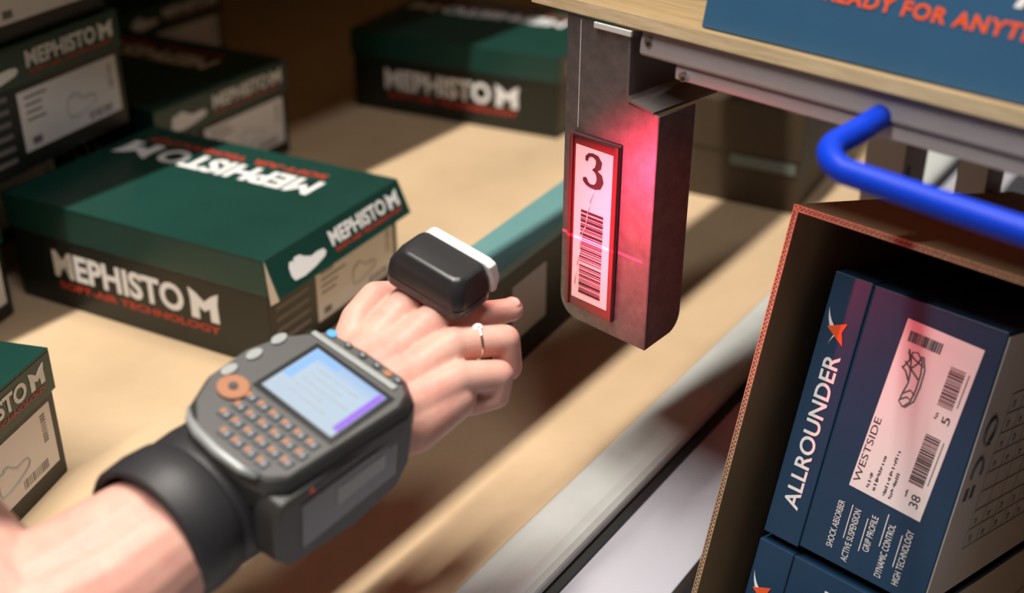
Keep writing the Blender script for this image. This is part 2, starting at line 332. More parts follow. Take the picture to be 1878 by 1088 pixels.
# front rail: stepped steel section below the board, outline in (v, w)
def rail_piece(name, rp, u0, u1, parent):
    mb = MB(); n = len(rp); V = []
    for uu in (u0, u1): V += [C(uu, v_, w_) for v_, w_ in rp]
    return mb.raw(V, [list(range(n)), list(range(n, 2 * n))[::-1]] + [[i, n + i, n + (i + 1) % n, (i + 1) % n] for i in range(n)]).build(name, 'grey', parent, 0.0012, 3)
rail = rail_piece('front_rail', [(0.624, -0.2190), (0.6215, -0.2270), (0.621, -0.2350), (0.6235, -0.2372), (0.634, -0.2372), (0.634, -0.2190)], -0.503, 0.06, cart)
rail_piece('rail_lip', [(0.6250, -0.2370), (0.6235, -0.2400), (0.6235, -0.2470), (0.634, -0.2478), (0.634, -0.2370)], -0.474, 0.06, rail)
for uu, ww in ((-0.4955, -0.2262), (-0.4655, -0.2430)):
    MB().tube([C(uu, 0.6205, ww), C(uu, 0.6235, ww)], 0.0032, 14).build('screw', 'chrome', rail, smooth=False)
    MB().tube([C(uu + .0005, 0.6200, ww - .001), C(uu + .0005, 0.6206, ww - .001)], 0.0016, 10).build('screw_socket', 'black', rail)
# bracket: open channel under the rail end, section in (u, w), running inward
bk = [(-0.5085, -0.2200), (-0.5110, -0.2240), (-0.5105, -0.2665), (-0.5080, -0.2700), (-0.4860, -0.2740), (-0.4860, -0.2720), (-0.5060, -0.2684), (-0.5083, -0.2655), (-0.5088, -0.2245), (-0.5065, -0.2200)]
mb = MB(); n = len(bk); V = []
for vv in (0.619, 0.69): V += [C(uu, vv, w_ if vv < 0.65 else min(w_, -0.242)) for uu, w_ in bk]
quads = [[i, n + i, n + (i + 1) % n, (i + 1) % n] for i in range(n)]
ends = []
for off in (0, n):
    for i in range(4): q = [i + off, i + 1 + off, n - 2 - i + off, n - 1 - i + off]; ends.append(q)
mb.raw(V, quads + ends); mb.build('rail_bracket', 'shadegrey', cart)
cbox(-0.540, -0.507, 0.6165, 0.6185, -0.2245, -0.2205).build('bracket_tab', 'alu', cart, 0.0004)
# hanging steel plate folded to an L: front face + return face, rounded lower corners
def rounded(pts_r):
    out = []
    for (x, y, r, a0, a1) in pts_r:
        if r == 0: out.append((x, y)); continue
        for i in range(7): a = R(a0 + (a1 - a0) * i / 6); out.append((x + r * math.cos(a), y + r * math.sin(a)))
    return out
fo = rounded([(-0.549, -0.4375, 0.018, 180, 270), (-0.4815, -0.4555, 0, 0, 0), (-0.4815, -0.2742, 0, 0, 0), (-0.509, -0.2712, 0, 0, 0), (-0.5115, -0.2205, 0, 0, 0), (-0.567, -0.2205, 0, 0, 0)])
mb = MB(); mb.prism([(x - CU, y + EYE) for x, y in fo], 0, 0.0016, frame((0, 0.6216 - CV, 0), (1, 0, 0), (0, 0, 1)))
ro = rounded([(0.620, -0.4555, 0, 0, 0), (0.644, -0.4365, 0.016, 290, 360), (0.660, -0.2745, 0, 0, 0), (0.620, -0.2742, 0, 0, 0)])
mb.prism([(y - CV, z + EYE) for y, z in ro], 0, 0.0016, frame((-0.4831 - CU, 0, 0), (0, 1, 0), (0, 0, 1)))
plate = mb.build('hanging_plate', 'steel', cart, 0.0005)
cbox(-0.5545, -0.5538, 0.6197, 0.6201, -0.300, -0.222).build('scored_line', 'alu', plate)
# card holder with the numbered paper
hm = frame(C(-0.5352, 0.6195, -0.3730), (1, 0, 0.0), (0.045, 0, 1)); 
hold = MB().prism([(-0.0228, -0.0690), (0.0228, -0.0700), (0.0232, 0.0700), (-0.0228, 0.0690)], -0.0002, 0.0022, hm).build('card_holder', 'frame', cart, 0.0005)
for x0, x1 in ((-0.0228, -0.0198), (0.0200, 0.0230)): MB().box(x0, x1, -0.069, 0.069, 0.0022, 0.0040, hm).build('holder_lip', 'frame', hold, 0.0005)
MB().box(-0.0226, 0.0230, 0.0672, 0.0692, 0.0022, 0.0036, hm).build('holder_top_lip', 'black', hold, 0.0003)
MB().rect(-0.0176, 0.0178, -0.0615, 0.0615, hm, 0.0023).build('number_card', 'label', hold)
n3 = [(-0.0068, 0.0515, .0012), (-0.0066, 0.0542, .0016), (-0.0045, 0.0565, .0014), (-0.0010, 0.0572, .0014), (0.0030, 0.0560, .0022), (0.0050, 0.0530, .0030), (0.0044, 0.0495, .0028), (0.0020, 0.0470, .0016), (-0.0010, 0.0460, .0010), (0.0030, 0.0450, .0016), (0.0058, 0.0425, .0030), (0.0066, 0.0390, .0034), (0.0050, 0.0352, .0030), (0.0015, 0.0333, .0018), (-0.0025, 0.0332, .0014), (-0.0058, 0.0345, .0018), (-0.0078, 0.0368, .0024), (-0.0084, 0.0385, .0014)]
mb = MB(); L_, R_ = [], []
for i, (a, b_, w_) in enumerate(n3):
    p, q = Vector(n3[max(i - 1, 0)][:2]), Vector(n3[min(i + 1, len(n3) - 1)][:2]); d = (q - p).normalized() if i != 8 else Vector((-1, 0.0)); nn = Vector((-d.y, d.x)) * (w_ * 1.0 if i != 8 else w_ * 0.5)
    if i == 8: nn = Vector((0, -w_ * 0.5))
    L_.append((a + nn.x, b_ + nn.y, 0.0028)); R_.append((a - nn.x, b_ - nn.y, 0.0028))
k3 = len(L_); mb.raw(L_ + R_, [[i, i + 1, k3 + i + 1, k3 + i] for i in range(k3 - 1)], hm); mb.build('number', 'blackink', hold)
mb = MB(); y = 0.0125; random.seed(11)
while y > -0.054:
    h = random.choice((0.0005, 0.0007, 0.0012, 0.0020)); mb.rect(-0.0105, 0.0110, y - h, y, hm, 0.0026); y -= h + random.choice((0.0006, 0.0009, 0.0014))
    if -0.031 < y < -0.029: y -= 0.002
tag(mb.build('barcode', 'blackink', hold), kind='stuff')
cov = MB()                                      # reflected highlight on the clear cover, drawn as thin white tubes
path = [(0.001, 0.030), (-0.002, 0.020), (-0.004, 0.010), (-0.0055, 0.0), (-0.009, -0.008), (-0.010, -0.020), (-0.0125, -0.034), (-0.0145, -0.050)]
for (a0, b0), (a1, b1) in zip(path, path[1:]): cov.tube([hm @ Vector((a0, b0, 0.0029)), hm @ Vector((a1, b1, 0.0029))], 0.00035, 6)
cov.build('film_highlight', 'filmglint', hold, smooth=True)
# blue handle
hp = [(-0.3235, 0.628, -0.2335), (-0.3245, 0.600, -0.2375)]
for i in range(9):
    a = R(90 * i / 8); hp.append((-0.3070 - 0.0185 * math.cos(a), 0.5785 - 0.0185 * math.sin(a), -0.2395 - 0.0065 * i / 8))
hp += [(-0.25, 0.560, -0.2475), (-0.10, 0.560, -0.2500), (0.04, 0.560, -0.2520), (0.055, 0.575, -0.252), (0.06, 0.630, -0.245)]
MB().tube([C(*p) for p in hp], 0.0073, 20).build('handle_bar', 'bluebar', cart, smooth=True)
MB().tube([C(-0.3233, 0.6285, -0.2334), C(-0.3235, 0.632, -0.2334)], 0.0085, 16).build('handle_washer', 'grey', cart)
# rear uprights, seen between rail and carton
def upright(u0, u1, v0, v1):
    o = cbox(u0, u1, v0, v1, -EYE + 0.06, -0.325).build('rear_upright', 'upgrey', cart, 0.001)
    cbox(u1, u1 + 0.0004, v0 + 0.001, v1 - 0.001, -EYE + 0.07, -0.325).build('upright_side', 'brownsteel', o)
    for k in range(8):
        w0 = -0.42 - 0.06 * k; cbox(u1 + 0.0004, u1 + 0.0009, v0 + 0.008, v0 + 0.013, w0 - 0.012, w0).build('slot', 'black', o)
upright(-0.530, -0.490, 1.0, 1.045); upright(-0.439, -0.411, 1.0, 1.035)
for u0 in (0.16, 0.22): cbox(u0, u0 + 0.035, 0.66, 0.70, -EYE + 0.06, -0.25).build('front_upright', 'grey', cart, 0.001)
cbox(-0.530, 0.25, 1.05, 1.08, -0.36, -0.335).build('rear_rail', 'grey', cart, 0.001)

# ------------------------------------------------------------------ brown carton with navy shoe boxes
TC = R(15.5)
cart_m = Matrix.Translation(cart.location) @ Matrix.Rotation(R(-45), 4, 'Z')
car_loc = Vector((0.2218, 0.7468, -0.3713 + EYE)); car_rot = (-TC, 0, R(-43.6))
car_m = Matrix.Translation(car_loc) @ Matrix.Rotation(R(-43.6), 4, 'Z') @ Matrix.Rotation(-TC, 4, 'X')
ZB = -0.412                                     # inside floor of the carton, in its own frame
base_loc = car_m @ Vector((0.15, 0.15, ZB - 0.004))
off = Vector((0.15, 0.15, ZB - 0.004))
cn = empty('cardboard_carton', base_loc, car_rot); tag(cn, 'open brown cardboard carton lying on its side in the cart', 'carton')
def kb(x0, x1, y0, y1, z0, z1): return MB().box(x0 - off.x, x1 - off.x, y0 - off.y, y1 - off.y, z0 - off.z, z1 - off.z)
x0, x1, z0, z1, yr, yb = -0.0245, 0.40, ZB - 0.004, 0.0405, -0.036, 0.36
kb(x0, x0 + 0.004, yr, yb, z0, z1).build('left_wall', 'carton', cn); kb(x1 - 0.004, x1, yr, yb, z0, z1).build('right_wall', 'carton', cn)
kb(x0 + 0.004, x1 - 0.004, yr, yb, z1 - 0.004, z1).build('top_wall', 'carton', cn); kb(x0 + 0.004, x1 - 0.004, yr, yb, z0, z0 + 0.004).build('bottom_wall', 'carton', cn)
kb(x0, x1, yb, yb + 0.004, z0, z1).build('back_wall', 'carton', cn)
# raw corrugated rims: two liners and a wavy core
def rim(horizontal, a0, a1, b):
    mb = MB(); k = int((a1 - a0) / 0.0016)
    for s in (0.0003, 0.0037):
        if horizontal: mb.box(a0 - off.x, a1 - off.x, yr - 0.0009 - off.y, yr - off.y, b + s - 0.0004 - off.z, b + s + 0.0004 - off.z)
        else: mb.box(b + s - 0.0004 - off.x, b + s + 0.0004 - off.x, yr - 0.0009 - off.y, yr - off.y, a0 - off.z, a1 - off.z)
    pts = []
    for i in range(k):
        a = a0 + (a1 - a0) * i / k; c_ = b + (0.0008 if i % 2 else 0.0032)
        pts.append(((a, c_) if horizontal else (c_, a)))
    for (p, q) in zip(pts, pts[1:]):
        mb.tube([(p[0] - off.x, yr - 0.0004 - off.y, p[1] - off.z), (q[0] - off.x, yr - 0.0004 - off.y, q[1] - off.z)], 0.0004, 3)
    return mb
rim(True, x0, x1, z1 - 0.004).build('corrugated_rim', 'fluteedge', cn); rim(False, z0, z1, x0).build('corrugated_rim', 'fluteedge', cn)
# lower cart shelf under the carton
lm = cart_m.inverted() @ car_m
MB().box(-0.10, 0.50, -0.06, 0.40, ZB - 0.020, ZB - 0.0075, lm).build('lower_board', 'ply', cart, 0.001)
MB().box(-0.10, 0.50, 0.400, 0.412, ZB - 0.020, ZB + 0.12, lm).build('lower_back_stop', 'ply', cart, 0.001)
for xx in (-0.09, 0.44): MB().box(xx, xx + 0.03, -0.05, 0.40, ZB - 0.045, ZB - 0.020, lm).build('shelf_runner', 'grey', cart, 0.001)

def barcode(mb, x0, x1, y0, y1, m, vertical, seed, lift=0.0004):
    rnd = random.Random(seed); a = x0 if vertical else y0; e = x1 if vertical else y1
    while a < e:
        h = rnd.choice((0.0004, 0.0006, 0.0011)); 
        if vertical: mb.rect(a, min(a + h, e), y0, y1, m, lift)
        else: mb.rect(x0, x1, a, min(a + h, e), m, lift)
        a += h + rnd.choice((0.0004, 0.0007))
def swoosh(mb, p0, p1, p2, w_, m):  # crescent
    P = []; Q = []
    for i in range(9):
        t = i / 8; x = (1 - t) ** 2 * p0[0] + 2 * t * (1 - t) * p1[0] + t * t * p2[0]; y = (1 - t) ** 2 * p0[1] + 2 * t * (1 - t) * p1[1] + t * t * p2[1]
        P.append((x, y)); k = w_ * math.sin(math.pi * min(1, t * 0.62)) ; Q.append((x + k, y - k * 0.2))
    for i in range(8):
        q = [P[i], P[i + 1], Q[i + 1], Q[i]]
        mb.raw([(a, b, 0.0005) for a, b in q], [[0, 1, 2, 3]], m)
def navy_box(label, zt, dx=0.0, full=True):
    # front end: x to the right 0..0.1224, z 0..-0.20 ; lid is the strip on the left
    loc = car_m @ Vector((dx, 0, zt - 0.2)); t = empty('shoe_box', loc, car_rot); tag(t, label, 'shoe box', 'navy shoe boxes in the carton')
    Wd, Hh, Ln, lw = 0.1224, 0.1995, 0.33, 0.0285
    MB().box(0.002, Wd - 0.0006, 0.0008, Ln, 0.001, Hh - 0.001).build('body', 'navy', t, 0.0008)
    ld = MB(); ld.box(0, lw, -0.0012, Ln + 0.001, 0.0, Hh).build('lid', 'navy', t, 0.0008)
    bt = MB().box(Wd - 0.0006, Wd, 0.003, Ln, 0.002, Hh - 0.004).build('bottom_face', 'whitecard', t)
    fl = frame((0, -0.0012, 0), (0, 0, 1), (-1, 0, 0))       # reading direction goes up; letters' tops point left
    # in this frame: x = height along the box, y = -local x
    mw, mo = MB(), MB()
    mw.text('ALLROUNDER', 0.0255, -0.0210, 0.1175, 0.0120, fl, 0.016)
    lx = 0.1475
    swoosh(mw, (lx + 0.027, -0.0030), (lx + 0.0185, -0.0050), (lx + 0.0125, -0.0130), -0.0040, fl)
    swoosh(mw, (lx + 0.000, -0.0085), (lx + 0.006, -0.0095), (lx + 0.0125, -0.0150), 0.0035, fl)
    mo.poly([(lx + 0.0135, -0.0050), (lx + 0.0195, -0.0190), (lx + 0.0125, -0.0165), (lx + 0.0035, -0.0195), (lx + 0.0080, -0.0125)], fl, 0.0003)
    mw.build('lid_lettering', 'white', t); mo.build('lid_star', 'orange', t)
    fb = frame((0, 0.0008, 0), (0, 0, 1), (-1, 0, 0))
    fl_ = fb; fb = fb @ Matrix.Translation((0.1213, -0.0809, 0)) @ Matrix.Rotation(R(-2.9), 4, 'Z') @ Matrix.Diagonal((1.06, 0.907, 1, 1)) @ Matrix.Translation((-0.121, 0.074, 0))   # stuck on a little askew
    st = MB().rect(0.062, 0.180, -0.1035, -0.0445, fb, 0.0002).build('paper_sticker', 'label', t)
    pr = MB()
    pr.text('WESTSIDE', 0.0665, -0.0515, 0.046, 0.0055, fb, 0.0, lift=0.0006)
    rl = random.Random(9)
    for x_, y_, w_ in ((0.0665, -0.0595, 0.010), (0.0665, -0.0645, 0.024), (0.0665, -0.0730, 0.032), (0.0665, -0.0780, 0.018), (0.073, -0.0885, 0.004), (0.128, -0.0890, 0.005)):
        a = x_
        while a < x_ + w_: pr.rect(a, a + 0.0009, y_ + rl.choice((0, 0.0006)), y_ + rl.choice((0.0018, 0.0024)), fb, 0.0004); a += rl.choice((0.0013, 0.0016, 0.0024))
    pr.text('38', 0.0685, -0.0985, 0.0085, 0.0070, fb, 0.005, lift=0.0006); pr.text('5', 0.127, -0.0985, 0.005, 0.006, fb, 0.005, lift=0.0006)
    for q in ((0.083, 0.117, -0.0970, -0.0855, fb, True, 3), (0.137, 0.163, -0.0970, -0.0855, fb, True, 4), (0.1665, 0.1735, -0.0750, -0.0495, fb, False, 5)):
        bc = MB(); barcode(bc, *q); tag(bc.build('barcode', 'blackink', st), kind='stuff')
    for a, b, y_ in ((0.086, 0.116, -0.0995), (0.140, 0.162, -0.0995)): pr.rect(a, b, y_ - 0.0006, y_, fb, 0.0004)
    tag(pr.build('sticker_print', 'blackink', st), kind='stuff')
    sk = MB()
    def stroke(pts, r=0.00032): sk.tube([fb @ Vector((a, b, 0.0006)) for a, b in pts], r, 4)
    # sandal: sole outline and straps
    stroke([(0.126, -0.0625), (0.1285, -0.0585), (0.134, -0.0590), (0.142, -0.0605), (0.150, -0.0590), (0.157, -0.0565), (0.161, -0.0560), (0.162, -0.0600), (0.158, -0.0650), (0.150, -0.0670), (0.140, -0.0675), (0.131, -0.0665), (0.126, -0.0625)], 0.0005)
    stroke([(0.126, -0.0640), (0.132, -0.0690), (0.142, -0.0698), (0.153, -0.0690), (0.161, -0.0650)], 0.0005)
    for q in ([(0.130, -0.0590), (0.133, -0.0630), (0.132, -0.0670)], [(0.134, -0.0590), (0.138, -0.0640), (0.136, -0.0680)], [(0.143, -0.0600), (0.148, -0.0560), (0.150, -0.0520)], [(0.146, -0.0670), (0.150, -0.0600), (0.154, -0.0530)], [(0.150, -0.0580), (0.155, -0.0620), (0.161, -0.0640)], [(0.155, -0.0670), (0.157, -0.0600), (0.160, -0.0530)], [(0.150, -0.0530), (0.156, -0.0560), (0.162, -0.0530)]): stroke(q, 0.0006)
    sk.build('sandal_sketch', 'ink', st)
    fx = MB(); fb = fl_
    for i, s in enumerate(('SHOCK ABSORBER', 'ACTIVE SUSPENSION', 'GRIP PROFILE', 'DYNAMIC CONTROL', 'HIGH TECHNOLOGY')):
        ln = (0.036, 0.040, 0.027, 0.040, 0.041)[i]; y_ = -0.0520 - 0.0128 * i; xx = 0.0475 - ln + (0, -0.001, 0.0, 0.0, 0.0015)[i]
        fx.text(s, xx, y_, ln, 0.0048, fb, 0.0, lift=0.0005)
        if i < 4: fx.rect(xx + ln * 0.3, xx + ln * 0.3 + 0.0255 - 0.0006 * i, y_ - 0.0062, y_ - 0.0056, fb, 0.0004)
    fx.build('feature_list', 'white', t)
    # white underside with its printed table and two marks
    fr = frame((Wd, 0, 0), (0, 0, 1), (0, 1, 0)); fr = frame((Wd, 0, 0), (0, 1, 0), (0, 0, 1)); tb_ = MB()
    for i in range(9): tb_.rect(0.045, 0.26, 0.150 - i * 0.0145, 0.1504 - i * 0.0145, fr, 0.0002)
    for j in range(10): tb_.rect(0.045 + j * 0.0238, 0.0454 + j * 0.0238, 0.034, 0.150, fr, 0.0002)
    rnd = random.Random(5)
    for i in range(8):
        if i in (4, 5): continue
        for j in range(9): tb_.rect(0.052 + j * 0.0238, 0.0565 + j * 0.0238, 0.1395 - i * 0.0145, 0.1395 - i * 0.0145 + rnd.choice((0.003, 0.0045)), fr, 0.0003)
    tb_.build('size_table', 'paleink', bt)
    mk = MB()
    ring = [fr @ Vector((0.022 + 0.0085 * math.cos(R(a)), 0.128 + 0.0095 * math.sin(R(a)), 0.0004)) for a in range(-60, 241, 20)]
    mk.tube(ring, 0.0011, 6); mk.poly([(0.0225, 0.1165), (0.031, 0.1165), (0.0285, 0.125)], fr, 0.0002)
    ring = [fr @ Vector((0.022 + 0.0085 * math.cos(R(a)), 0.098 + 0.010 * math.sin(R(a)), 0.0004)) for a in range(-20, 201, 20)]
    mk.tube(ring, 0.0011, 6); mk.rect(0.0135, 0.0185, 0.078, 0.087, fr, 0.0002); mk.rect(0.024, 0.029, 0.078, 0.087, fr, 0.0002)
    mk.build('printed_marks', 'ink', bt)
    return t
navy_box('navy shoe box with white sandal sticker standing on edge in the open carton', 0.0)
navy_box('navy shoe box below the sandal sticker box, only its top corner showing', -0.2060, -0.001)

# blue carton on the plywood shelf
bx = empty('blue_carton', cart_m @ (tb @ Vector((-0.20 - 0.0, 0.130, 0.0))), (-TB, 0, R(-45))); tag(bx, 'blue carton with orange slogan standing on the plywood cart shelf', 'carton')
# local x along the front, y inward, z up; front face at y = -0.118
MB().box(-0.262, 0.20, -0.118, 0.13, 0.0004, 0.15).build('body', 'blue', bx, 0.001)
fm = frame((0, -0.118, 0), (1, 0, 0), (0, 0, 1))
asp = lambda t: text_geo(t, 0.035, 0.12, 1.12)[2]
k = 0.0706 / asp('FOR ANYT')
MB().text('READY FOR ANYTHING', -0.129 - k * (asp('READY F') - asp('F')), 0.0325, k * asp('READY FOR ANYTHING'), 0.0092, fm, 0.035, 0.12, 1.12).build('slogan', 'orange', bx)
MB().text('ALLROUNDER', -0.068, 0.0485, 0.20, 0.022, fm, 0.02).build('brand_lettering', 'white', bx)

# ------------------------------------------------------------------ wearable computer, its frame carries arm and hand
DO = Vector((-0.115, 0.6254, -0.3665 + EYE)); DX = Vector((0.7607, -0.6118, -0.217)); DY = Vector((0.6418, 0.759, 0.1097))
DM = frame(DO, DX, DY)
def dthing(name, label, cat, at=(0, 0, 0)):
    t = empty(name, DM @ Vector(at)); t.rotation_euler = DM.to_euler(); tag(t, label, cat); return t
wc = dthing('wearable_computer', 'charcoal wrist computer with lit screen and orange keypad strapped on the forearm', 'computer')
outline = [(-0.009, 0.0195), (0.020, 0.0235), (0.052, 0.0235), (0.066, 0.015), (0.0705, 0.004), (0.0655, -0.081), (0.0575, -0.0905), (0.045, -0.0935), (0.020, -0.0950), (-0.004, -0.0920), (-0.020, -0.0800), (-0.030, -0.0600), (-0.0325, -0.030), (-0.026, -0.005)]
def inset(P, k, cx=0.019, cy=-0.036): return [(cx + (x - cx) * k, cy + (y - cy) * k) for x, y in P]
mb = MB(); mb.prism(outline, -0.024, -0.007); mb.prism(outline, -0.007, 0.0, None, inset(outline, 0.93))
mb.build('body', 'plastic', wc, 0.0015, 3)
MB().prism(inset(outline, 0.925), -0.0003, 0.0009, None, inset(outline, 0.91)).build('top_cover', 'plastic2', wc, 0.0003)
MB().prism([(-0.004, 0.0035), (0.061, 0.0035), (0.061, -0.047), (-0.004, -0.047)], 0.0007, 0.0013).build('screen_bezel', 'gloss', wc, 0.0003)
scr = MB().rect(0, 0.057, -0.043, 0.0, Matrix.Identity(4), 0.0014).build('screen', 'screen', wc)
MB().rect(0.0525, 0.0568, -0.038, -0.001, Matrix.Identity(4), 0.0018).build('screen_bar', 'purple', scr)
MB().rect(0.001, 0.022, -0.006, -0.001, Matrix.Identity(4), 0.0018).rect(0.001, 0.007, -0.028, -0.006, Matrix.Identity(4), 0.0018).build('screen_tab', 'skyblue', scr)
mb = MB()
for i in range(5): mb.rect(0.012, 0.012 + (0.034, 0.026, 0.036, 0.022, 0.030)[i], -0.012 - i * 0.0055, -0.0112 - i * 0.0055, Matrix.Identity(4), 0.0017)
mb.build('screen_text', 'keyg', scr)
# silver bar and the five small buttons at the hand side
MB().prism([(-0.0125, 0.0055), (0.0555, 0.0075), (0.0555, 0.0115), (-0.0125, 0.0095)], 0.0007, 0.0022).build('silver_bar', 'silver', wc, 0.0006)
for i, (x, m_) in enumerate(((-0.0035, 'keyb'), (0.0105, 'plastic'), (0.0225, 'plastic'), (0.0345, 'plastic'), (0.0435, 'keyo'), (0.0515, 'plastic'))):
    k = MB().disc(x, 0.0148, 0.0036 if i == 0 else 0.0030, Matrix.Identity(4), 0.0008, 14, 0.0030 if i == 0 else 0.0024, 0.0012).build('button', m_, wc, 0.0003)
    if m_ == 'plastic': MB().rect(x - 0.0012, x + 0.0012, 0.0142, 0.0156, Matrix.Identity(4), 0.0021).build('legend', 'keyg', k)
for y in (-0.0486, -0.0300, -0.0110):
    MB().disc(-0.0215, y, 0.0036, Matrix.Identity(4), 0.0006, 16, 0.0058, 0.0016).build('silver_button', 'silver', wc, 0.0004)
nv = MB().disc(-0.0085, -0.0565, 0.0100, Matrix.Identity(4), 0.0006, 20, 0.0092, 0.0024).build('navigation_pad', 'keyo', wc, 0.0006)
MB().disc(-0.0085, -0.0565, 0.0028, Matrix.Identity(4), 0.0030, 12, None, 0.0008).build('pad_centre', 'plastic', nv)
for r_ in range(4):
    for c_ in range(6):
        x = 0.0035 + c_ * 0.0100 + (r_ % 2) * 0.0012; y = -0.0540 - r_ * 0.0092
        if c_ == 5 and r_ > 2 or (c_ == 0 and r_ == 3): continue
        k = MB().prism([(x - 0.0041, y - 0.0034), (x + 0.0041, y - 0.0034), (x + 0.0041, y + 0.0034), (x - 0.0041, y + 0.0034)], 0.0006, 0.0022, None,
            [(x - 0.0035, y - 0.0028), (x + 0.0035, y - 0.0028), (x + 0.0035, y + 0.0028), (x - 0.0035, y + 0.0028)]).build('key', 'key', wc)
        MB().disc(x - 0.0014, y + 0.0002, 0.0020, Matrix.Identity(4), 0.0023, 10).build('legend', 'keyo', k)
        MB().disc(x + 0.0022, y - 0.0006, 0.0011, Matrix.Identity(4), 0.0023, 8).build('legend', 'keyg', k)
# front lip (silver, curved) at the elbow side
lip = [(-0.016, -0.0820, -0.0012), (-0.008, -0.0880, -0.0005), (0.004, -0.0915, 0.0005), (0.022, -0.0930, 0.0005), (0.040, -0.0920, 0.0003), (0.050, -0.0895, 0.0)]
MB().tube(lip, [0.0008, 0.0024, 0.0034, 0.0034, 0.003, 0.0016], 10).build('front_lip', 'silver', wc, smooth=True)
# deep side housing on the right of the wrist
so = [(-0.090, -0.008), (0.008, -0.008), (0.0135, -0.022), (0.012, -0.052), (0.002, -0.068), (-0.035, -0.074), (-0.086, -0.066), (-0.096, -0.052), (-0.096, -0.020)]
fs = frame((0.0525, 0, 0), (0, 1, 0), (0, 0, 1))
side = MB().prism(so, 0, 0.0165, fs, [(-0.036 + (a + 0.036) * 0.97, -0.036 + (b + 0.036) * 0.95) for a, b in so]).build('side_housing', 'plastic', wc, 0.0025, 3)
MB().prism([(-0.076, -0.018), (-0.002, -0.018), (-0.002, -0.052), (-0.076, -0.056)], 0.0160, 0.0172, fs).build('side_door', 'gloss', side, 0.0005)
MB().prism([(-0.050, -0.026), (-0.012, -0.026), (-0.012, -0.038), (-0.050, -0.040)], 0.0172, 0.0176, fs).build('type_plate', 'silver', side)
MB().disc(-0.068, -0.013, 0.002, fs, 0.0168, 10).build('indicator', 'red', side)
# arm strap: padded cuff round the forearm plus a thin band under the housing
AX = Vector((0.010, 0, -0.047))
def cuff(y0, y1, rx, rz, th, name, m_, tilt=0.0):
    mb = MB(); n, k = 40, 8; V = []
    for j in range(n):
        a = 2 * math.pi * j / n
        for i in range(k):
            t = i / k * 2 * math.pi; d = th * (0.5 + 0.5 * math.cos(t)) if False else th * math.cos(t)
            yy = (y0 + y1) / 2 + (y1 - y0) / 2 * math.sin(t) * (abs(math.sin(t)) ** -0.35 if abs(math.sin(t)) > 1e-3 else 1)
            V.append((AX.x + (rx + d) * math.cos(a), yy + tilt * math.sin(a) * 0.02 + tilt * math.cos(a) * 0.012, AX.z + (rz + d) * math.sin(a)))
    Fc = [[j * k + i, j * k + (i + 1) % k, ((j + 1) % n) * k + (i + 1) % k, ((j + 1) % n) * k + i] for j in range(n) for i in range(k)]
    return mb.raw(V, Fc).build(name, m_, wc, smooth=True)
cuff(-0.137, -0.104, 0.0425, 0.0385, 0.0038, 'forearm_cuff', 'leather', 0.25)
cuff(-0.112, -0.066, 0.0415, 0.036, 0.0035, 'wrist_band', 'leather')
cuff(-0.050, 0.000, 0.038, 0.028, 0.003, 'under_band', 'leather')

